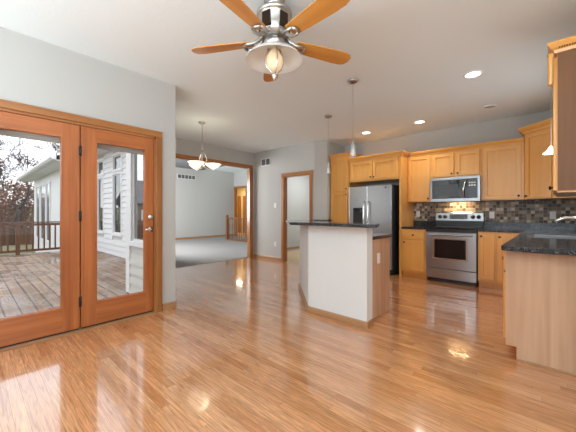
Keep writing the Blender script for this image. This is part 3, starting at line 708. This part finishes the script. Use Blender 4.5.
# outlets
def outlet(label, loc, rz, switch=False, cat='outlet', group=None):
    t = thing('wall_switch' if switch else 'wall_outlet', label, cat, loc, rz, group)
    MB().box(-.036, .036, -.006, 0, -.058, .058, .002).build('cover_plate', white, t)
    if switch: MB().box(-.014, .014, -.010, -.006, -.03, .03, .001).build('rocker', white, t)
    else:
        for z in (-.022, .022): MB().box(-.016, .016, -.0085, -.006, z - .014, z + .014, .002).build('socket', white, t)
    return t
outlet('white outlet plate on mosaic backsplash left of the range', (-2.0, YK - .0085, 1.145), 0)
outlet('white outlet plate on mosaic backsplash right of the range', (-.79, YK - .0085, 1.13), 0)
outlet('grey-white outlet plate on mosaic backsplash behind the faucet', (-.02, YK - .0085, 1.13), 0)
outlet('white light switch plate on wall left of the doorway', (-5.08, 5.1195, 1.35), 0, True, 'light switch')
outlet('white outlet plate low on wall left of the doorway', (-5.08, 5.1195, .40), 0)

# ------------------------------------------------------------------ refrigerator
fw0, fw1 = -3.125, -2.225; W = fw1 - fw0
t = thing('refrigerator', 'stainless side-by-side refrigerator with black ice dispenser in left door', 'refrigerator', (fw0, 5.29, 0))
MB().box(.004, W - .004, .07, .73, .02, 1.70, .006).box(.03, W - .03, .04, .07, .02, .10).build('cabinet', steel_d, t, label='dark grey fridge side body')
sp = .40
dL = MB().box(.003, sp - .003, 0, .062, .11, 1.695, .008).build('door', steel, t)
dR = MB().box(sp + .003, W - .003, 0, .062, .11, 1.695, .008).build('door', steel, t)
def bar(x, parent): MB().tube([(x, .0, .72), (x, -.045, .74), (x, -.055, .80), (x, -.055, 1.30), (x, -.045, 1.37), (x, 0, 1.39)], .013, 10).build('handle', chrome, parent)
bar(sp - .04, dL); bar(sp + .05, dR)
MB().box(.10, .31, -.006, -.0005, .95, 1.27, .003).build('dispenser', black, dL)
MB().box(.12, .29, -.009, -.006, 1.18, 1.25, .001).build('dispenser_display', blackgl, dL)
MB().box(.77, .80, -.003, -.0004, 1.63, 1.66).build('badge', steel_d, dR)
# ------------------------------------------------------------------ range
rx0 = -1.657; RW = .758
t = thing('range', 'stainless electric range with black glass top between base cabinets', 'range', (rx0, YK - .66, 0))
MB().box(0, RW, .03, .64, .06, .895, .002).box(.03, RW - .03, .06, .6, 0, .06).build('body', steel_d, t)
MB().box(-.0, RW, .0, .60, .897, .918, .004).build('cooktop', blackgl, t)
MB().box(0, RW, .0, .028, .845, .896, .004).build('front_trim', black, t)
for (x, y, r_) in ((.19, .17, .095), (.56, .17, .075), (.19, .44, .075), (.56, .44, .095)):
    MB().lathe([(r_, .9184), (r_, .9190), (r_ - .006, .9190), (r_ - .006, .9184)], x, y, 32, cap=False).build('burner_ring', steel_d, t)
dr = MB().box(.004, RW - .004, -.012, .028, .235, .842, .006).build('oven_door', steel, t)
MB().box(.14, RW - .15, -.016, -.0125, .41, .725, .004).build('window', blackgl, dr)
wf_ = MB()
for (a, b_, c_, d_) in ((.115, RW - .125, .73, .75), (.115, RW - .125, .385, .407), (.115, .137, .407, .73), (RW - .147, RW - .125, .407, .73)): wf_.box(a, b_, -.019, -.0125, c_, d_, .003)
wf_.build('window_frame', chrome, dr)
MB().tube([(.06, -.012, .80), (.07, -.05, .80), (RW - .07, -.05, .80), (RW - .06, -.012, .80)], .012, 10).build('handle', steel, dr)
MB().box(.004, RW - .004, -.010, .028, .065, .225, .006).build('storage_drawer', steel, t)
bgd = MB(); bgd.prism([(.575, .919), (.64, .919), (.64, 1.18), (.60, 1.18), (.588, 1.165)], 0, RW, .003, M=Matrix(((0, 0, 1, 0), (1, 0, 0, 0), (0, 1, 0, 0), (0, 0, 0, 1))))
bg_o = bgd.build('control_panel', steel, t)
pm = Matrix.Translation((0, .580, 1.095)) @ Matrix.Rotation(R(-3), 4, 'X')
MB().box(.235, .52, -.006, 0, -.04, .045, .002, M=pm).build('clock_display', blackgl, bg_o)
MB().box(.0, RW, -.004, .006, -.172, -.068, M=pm).build('panel_base', black, bg_o)
for x in (.075, .16, .60, .685):
    MB().lathe([(.034, 0), (.034, .006), (.026, .010), (.024, .028), (0, .03)], seg=18, M=pm @ Matrix.Translation((x, -.001, .0)) @ Matrix.Rotation(R(90), 4, 'X')).build('knob', black, bg_o)
# ------------------------------------------------------------------ microwave
t = thing('microwave', 'stainless over-the-range microwave with black glass door under short cabinet', 'microwave', (uA1 + .003, YK - .40, 1.362))
MW = uB1 - uA1 - .006
MB().box(0, MW, .03, .39, 0, .42, .004).build('body', steel_d, t)
MB().box(0, MW, 0, .03, .375, .42, .004).box(0, MW, 0, .03, 0, .055, .004).box(0, .03, 0, .03, .055, .375).box(MW - .035, MW, 0, .03, .055, .375).build('trim_frame', steel, t)
md = MB().box(.031, .575, .004, .029, .056, .374, .002).build('door', blackgl, t)
MB().box(.10, .45, .0025, .0035, .10, .30).build('window', mat('smoked_oven_mesh', (.05, .05, .055), .15), md)
MB().tube([(.545, .004, .08), (.53, -.03, .11), (.53, -.045, .20), (.545, -.04, .29), (.575, -.01, .355)], .010, 10).build('handle', chrome, md)
kp = MB().box(.577, MW - .036, .004, .029, .056, .374, .002).build('keypad', blackgl, t)
for i, (z_, n_) in enumerate(((.31, 3), (.265, 3))):
    for k_ in range(n_): MB().box(.60 + k_ * .035, .625 + k_ * .035, .002, .0038, z_ - .012, z_ + .012).build('button', white, kp)
lp = bpy.data.lights.new('cooktop_lamp', 'AREA'); lp.shape = 'RECTANGLE'; lp.size = .30; lp.size_y = .05; lp.energy = 3.2; lp.color = (1, .72, .38)
lo = bpy.data.objects.new('cooktop_lamp', lp); col.objects.link(lo); lo.location = (-1.27, YK - .12, 1.355); lo.rotation_euler = (R(18), 0, 0); lo['kind'] = 'helper'

# ------------------------------------------------------------------ island
r2 = math.sqrt(.5)
A_, B_, C_ = (-2.965, 3.53), (-2.155, 2.725), (-1.402, 2.725)      # outer face corners
iw = thing('island_half_wall', 'white painted half wall wrapping the front of the kitchen island', 'half wall', (0, 0, 0))
th_ = .125
in_c = (B_[0] + th_ * math.tan(R(22.5)), B_[1] + th_)
poly = [A_, B_, C_, (C_[0], C_[1] + th_), in_c, (A_[0] + th_ * r2, A_[1] + th_ * r2)]
MB().prism(poly, 0, 1.026, .004).build('wall', drywall_w, iw)
MB().sweep([A_, B_, C_, (C_[0], C_[1] + th_)], [(.001, 0), (.014, 0), (.014, .055), (.008, .068), (.001, .068)]).build('baseboard', base_x, iw)
ic = thing('island_cabinet', 'island base cabinet with plain light wood end panel', 'cabinet', (0, 0, 0))
cpoly = [(-1.46, C_[1] + th_ + .002), (-1.46, 3.41), (-2.05, 3.41), (-2.60, 3.96), (-2.862, 3.63), (in_c[0] + .003, in_c[1] + .002)]
MB().prism(cpoly, 0, .874, .002).build('body', veneer, ic)
MB().box(-1.4595, -1.447, C_[1] + th_ + .003, 3.41, 0, .02, .003).build('shoe_moulding', base_y, ic)
cp2 = [(-1.44, C_[1] + th_ + .003), (-1.44, 3.435), (-2.04, 3.435), (-2.60, 4.02), (-2.862, 3.64), (in_c[0] + .003, in_c[1] + .003)]
top('island_countertop', 'lower black granite counter behind the raised island bar', cp2)
bt = [(-3.02, 3.27), (-2.28, 2.53), (-1.25, 2.53), (-1.215, 2.56), (-1.34, 2.87), (-2.10, 2.87), (-2.80, 3.60), (-2.93, 3.60)]
t_ = top('bar_top', 'raised black granite bar top on the white island half wall', bt, 1.027, 1.06, .008)
outlet('white outlet plate on the wood end panel of the island', (-1.4595, 3.107, .66), 90)
# black ledge on the corner wall
tag(MB().prism([(-3.915, 5.10), (-3.86, 4.99), (-3.74, 4.99), (-3.62, 5.10), (-3.60, 5.395), (-3.672, 5.395), (-3.672, 5.29), (-3.865, 5.10)], .995, 1.02, .004).build('wall_shelf', granite_m), 'small black ledge on corner wall between doorway and pantry', 'shelf')

# ------------------------------------------------------------------ vents
def vent(label, loc, rz, w_, h_, secs):
    t = thing('wall_vent', label, 'vent', loc, rz)
    fr = MB().box(-w_ / 2, w_ / 2, -.008, 0, -h_ / 2, -h_ / 2 + .018).box(-w_ / 2, w_ / 2, -.008, 0, h_ / 2 - .018, h_ / 2)
    sw = (w_ - .02) / secs
    for k_ in range(secs + 1): fr.box(-w_ / 2 + k_ * sw, -w_ / 2 + k_ * sw + .02, -.008, 0, -h_ / 2 + .018, h_ / 2 - .018)
    fr.build('frame', white, t)
    MB().box(-w_ / 2 + .02, w_ / 2 - .02, -.001, 0, -h_ / 2 + .018, h_ / 2 - .018).build('duct', steel_d, t)
    lv = MB(); n_ = int((h_ - .04) / .018)
    for k_ in range(n_):
        z_ = -h_ / 2 + .026 + k_ * .018; lv.box(-w_ / 2 + .02, w_ / 2 - .02, -.006, -.0015, z_, z_ + .006)
    lv.build('louvre', mat('vent_louvre', (.25, .24, .23), .5), t)
vent('white return air vent high on wall left of the doorway', (-5.42, 5.1195, 2.455), 0, .34, .19, 2)
vent('long white air vent high on the far living room wall', (-12.099, 6.60, 2.76), 90, .86, .2, 5)

# ------------------------------------------------------------------ ceiling fixtures
def disc_light(name, label, x, y, r_, lit, cat):
    t = thing(name, label, cat, (x, y, H), 0, None)
    MB().lathe([(r_, 0), (r_, -.008), (r_ - .010, -.013), (r_ - .020, -.010), (r_ - .020, 0)], seg=32, cap=False).build('trim_ring', white, t)
    MB().lathe([(r_ - .020, -.003), (r_ - .03, -.0055), (0, -.006)], seg=32, cap=False).build('lens', lens_m if lit else mat('grey_lens', (.42, .41, .38), .5), t)
    if lit:
        d = bpy.data.lights.new('downlight_beam', 'SPOT'); d.energy = 30; d.spot_size = R(125); d.spot_blend = .8; d.shadow_soft_size = .06; d.color = (1, .96, .9)
        l_ = bpy.data.objects.new('downlight_beam', d); col.objects.link(l_); l_.parent = t; l_.location = (0, 0, -.03); l_['kind'] = 'helper'
disc_light('recessed_light', 'lit recessed ceiling light nearest camera above kitchen floor', -.684, 3.865, .095, True, 'ceiling light')
disc_light('recessed_light', 'lit recessed ceiling light in front of the range, middle of three', -1.724, 5.27, .095, True, 'ceiling light')
disc_light('recessed_light', 'lit recessed ceiling light in front of the refrigerator', -2.73, 5.28, .095, True, 'ceiling light')
disc_light('smoke_detector', 'round white unlit ceiling disc near right back cabinets', -.71, 5.22, .085, False, 'smoke detector')

def island_pendant(label, x, y, zb):
    t = thing('pendant_light', label, 'pendant light', (x, y, H), 0, None)
    MB().lathe([(.062, 0), (.060, -.012), (.04, -.030), (.012, -.038), (0, -.038)], seg=24).build('canopy', nickel, t)
    L_ = H - zb
    MB().tube([(0, 0, -.03), (0, 0, -L_ + .20)], .0022, 6).build('cord', black if False else nickel, t)
    MB().lathe([(.006, -L_ + .22), (.012, -L_ + .20), (.018, -L_ + .15), (.022, -L_ + .10), (0, -L_ + .10)][::-1], seg=16).build('socket', nickel, t)
    MB().lathe([(.020, -L_ + .16), (.026, -L_ + .10), (.034, -L_ + .03), (.036, -L_), (.032, -L_), (.030, -L_ + .03), (.022, -L_ + .10)], seg=20, cap=False).build('shade', shade_gl, t)
    MB().lathe([(.0, -L_ + .015), (.012, -L_ + .02), (.016, -L_ + .04), (.008, -L_ + .09)], seg=12).build('bulb', lens_m, t)
island_pendant('slim nickel pendant over the island, the nearer and right one', -1.77, 3.09, 1.83)
island_pendant('slim nickel pendant over the island, the farther and left one', -2.72, 3.96, 1.80)
t = thing('sink_pendant', 'small glowing white bell pendant hanging over the sink', 'pendant light', (-.03, 4.35, H))
MB().lathe([(.028, 0), (.026, -.014), (.010, -.03), (0, -.03)], seg=20).build('canopy', nickel, t)
MB().tube([(0, 0, -.03), (0, 0, -.84)], .003, 6).build('cord', nickel, t)
MB().lathe([(.010, -.835), (.018, -.85), (.032, -.875), (.060, -.905), (.072, -.918), (.068, -.918), (.028, -.88)], seg=24, cap=False).build('shade', shade_lit, t)
MB().lathe([(0, -.912), (.014, -.905), (.016, -.88), (.008, -.85)], seg=12).build('bulb', lens_m, t)

# chandelier
t = thing('chandelier', 'nickel dining chandelier with three glowing upward glass bowls', 'chandelier', (-4.53, 2.76, H))
MB().lathe([(.065, 0), (.063, -.012), (.04, -.028), (0, -.03)], seg=24).build('canopy', nickel, t)
MB().tube([(0, 0, -.02), (.004, 0, -.2), (-.003, 0, -.35), (0, 0, -.50)], .006, 8).build('stem', nickel, t)
MB().lathe([(0, -.80), (.014, -.79), (.02, -.75), (.011, -.70), (.011, -.58), (.022, -.53), (.012, -.49), (0, -.49)], seg=16).build('hub', nickel, t)
for k_ in range(3):
    a = R(42 + 15 + 120 * k_); ca, sa = math.cos(a), math.sin(a)
    MB().tube([(0, 0, -.50), (ca * .05, sa * .05, -.56), (ca * .085, sa * .085, -.64), (ca * .05, sa * .05, -.73), (0, 0, -.76)], .005, 8).build('loop', nickel, t)
    am = MB().tube([(0, 0, -.74), (ca * .07, sa * .07, -.80), (ca * .15, sa * .15, -.82), (ca * .185, sa * .185, -.80)], .007, 8).build('arm', nickel, t)
    MB().lathe([(0, -.825), (.012, -.815), (.022, -.80), (.06, -.79), (.105, -.755), (.14, -.72), (.136, -.717), (.10, -.748), (.055, -.78), (0, -.786)], ca * .185, sa * .185, 28).build('bowl', bowl_m, am)
pl = bpy.data.lights.new('chandelier_glow', 'POINT'); pl.energy = 3.5; pl.color = (1, .86, .62); pl.shadow_soft_size = .12
po = bpy.data.objects.new('chandelier_glow', pl); col.objects.link(po); po.location = (-4.53, 2.76, H - .63); po['kind'] = 'helper'

# ceiling fan: hub at depth 2.0, a little left of centre
th0 = R(42.3)
def cam_pt(d, l_): return (-d * math.sin(th0) + l_ * math.cos(th0), d * math.cos(th0) + l_ * math.sin(th0))
fxc, fyc = cam_pt(2.16, -.10)
t = thing('ceiling_fan', 'nickel ceiling fan with five honey wood blades and frosted glass light', 'ceiling fan', (fxc, fyc, H))
MB().lathe([(.07, 0), (.078, -.012), (.07, -.026), (.058, -.032), (.066, -.042), (.060, -.056), (.045, -.064), (.038, -.085), (.045, -.095), (0, -.095)], seg=32).build('canopy', nickel, t)
MB().lathe([(.04, -.094), (.105, -.098), (.130, -.108), (.132, -.122), (.120, -.132), (.112, -.14), (.108, -.215), (.100, -.255), (.08, -.280), (.05, -.292), (0, -.294)], seg=36).build('motor_housing', nickel, t)
dkb = mat('dark_bronze', (.05, .03, .02), .3, .8)
for k_ in range(5):
    a = th0 + R(90 + 72 * k_ + 6); Mb = Matrix.Rotation(a, 4, 'Z')
    MB().box(.09, .113, -.036, .036, -.25, -.142, .006, M=Mb).build('motor_slot', dkb, t)
zb = -.318
fwd = th0 + R(90)     # world angle of the viewing direction
for k_ in range(5):
    a = fwd + R(72 * k_ + 6)
    Mb = Matrix.Rotation(a, 4, 'Z')
    ir = MB()
    for sy in (-1, 1):
        ir.tube([Mb @ Vector(p) for p in ((.085, sy * .010, zb + .055), (.115, sy * .022, zb + .020), (.15, sy * .036, zb - .006), (.19, sy * .040, zb - .010), (.225, sy * .034, zb - .008))], [.014, .014, .013, .012, .010], 8)
    ir.tube([Mb @ Vector(p) for p in ((.225, -.034, zb - .008), (.235, 0, zb - .010), (.225, .034, zb - .008))], .011, 8)
    ir.build('blade_iron', nickel, t)
    pts = [(.17, -.050), (.30, -.060), (.52, -.070), (.60, -.069), (.640, -.055), (.660, -.024), (.660, .024), (.640, .055), (.60, .069), (.52, .070), (.30, .060), (.17, .050)]
    Mp = Mb @ Matrix.Translation((0, 0, zb + .010)) @ Matrix.Rotation(R(-11), 4, 'X')
    bl = MB().prism(pts, -.004, .004, .0015)
    o = bl.build('blade', blade_m, t); o.matrix_local = Mp
MB().lathe([(.05, -.292), (.075, -.305), (.08, -.335), (.06, -.358), (.045, -.372), (0, -.372)], seg=28).build('switch_housing', nickel, t)
gk = MB().lathe([(.045, -.366), (.09, -.372), (.14, -.390), (.185, -.420), (.212, -.452), (.208, -.454), (.182, -.425), (.137, -.396), (.09, -.378), (.045, -.372)], seg=48, cap=False)
gk.build('glass_shade', frost_m, t)
MB().lathe([(0, -.53), (.03, -.524), (.052, -.50), (.062, -.465), (.058, -.43), (.042, -.40), (.028, -.376)], seg=28, cap=False).build('bulb_globe', amber_m, t)
cg = MB()
for k_ in range(4):
    a = R(20 + 90 * k_) + th0; ca, sa = math.cos(a), math.sin(a)
    cg.tube([(ca * r_, sa * r_, z_) for r_, z_ in ((.045, -.372), (.066, -.42), (.070, -.46), (.058, -.505), (.025, -.54), (.008, -.55))], .005, 8)
cg.lathe([(0, -.60), (.010, -.595), (.014, -.575), (.022, -.56), (.014, -.545), (0, -.542)], seg=16)
cg.build('bulb_cage', chrome, t)

# ------------------------------------------------------------------ living room balustrade and hall
t = thing('stair_balustrade', 'brown wooden stair balustrade with newel post on the living room carpet', 'balustrade', (-10.4, 7.55, .006))
MB().box(-.05, .05, -.05, .05, 0, .99, .005).lathe([(.03, .99), (.055, 1.0), (.06, 1.03), (.05, 1.06), (.0, 1.085)], seg=16).build('newel_post', dk_oak, t)
MB().box(.05, 2.2, -.035, .035, .91, .96, .008).build('handrail', dk_oak, t)
MB().box(.05, 2.2, -.03, .03, 0, .05, .004).build('shoe_rail', dk_oak, t)
b0 = None
for k_ in range(18):
    x = .15 + k_ * .115
    if b0 is None: b0 = MB().lathe([(.016, .05), (.016, .2), (.022, .24), (.013, .3), (.018, .55), (.012, .8), (.012, .915)], seg=10).build('baluster', dk_oak, t, (x, 0, 0))
    else:
        q = b0.copy(); col.objects.link(q); q.location = (x, 0, 0)
for i, (x0_, x1_) in enumerate(((-13.96, -13.66), (-13.42, -12.9))):
    d_ = thing('door_%d' % (3 + i), ['left', 'right'][i] + ' brown panel door in the yellow hall beyond the living room', 'door', (x0_, 10.9, 0)); d_['kind'] = 'structure'
    dm = door_panel(MB(), 0, x1_ - x0_, .0, 2.15, -.001, .04, .07); dm.build('panel', oak, d_)
    knob(d_, .05, .95, -.041)
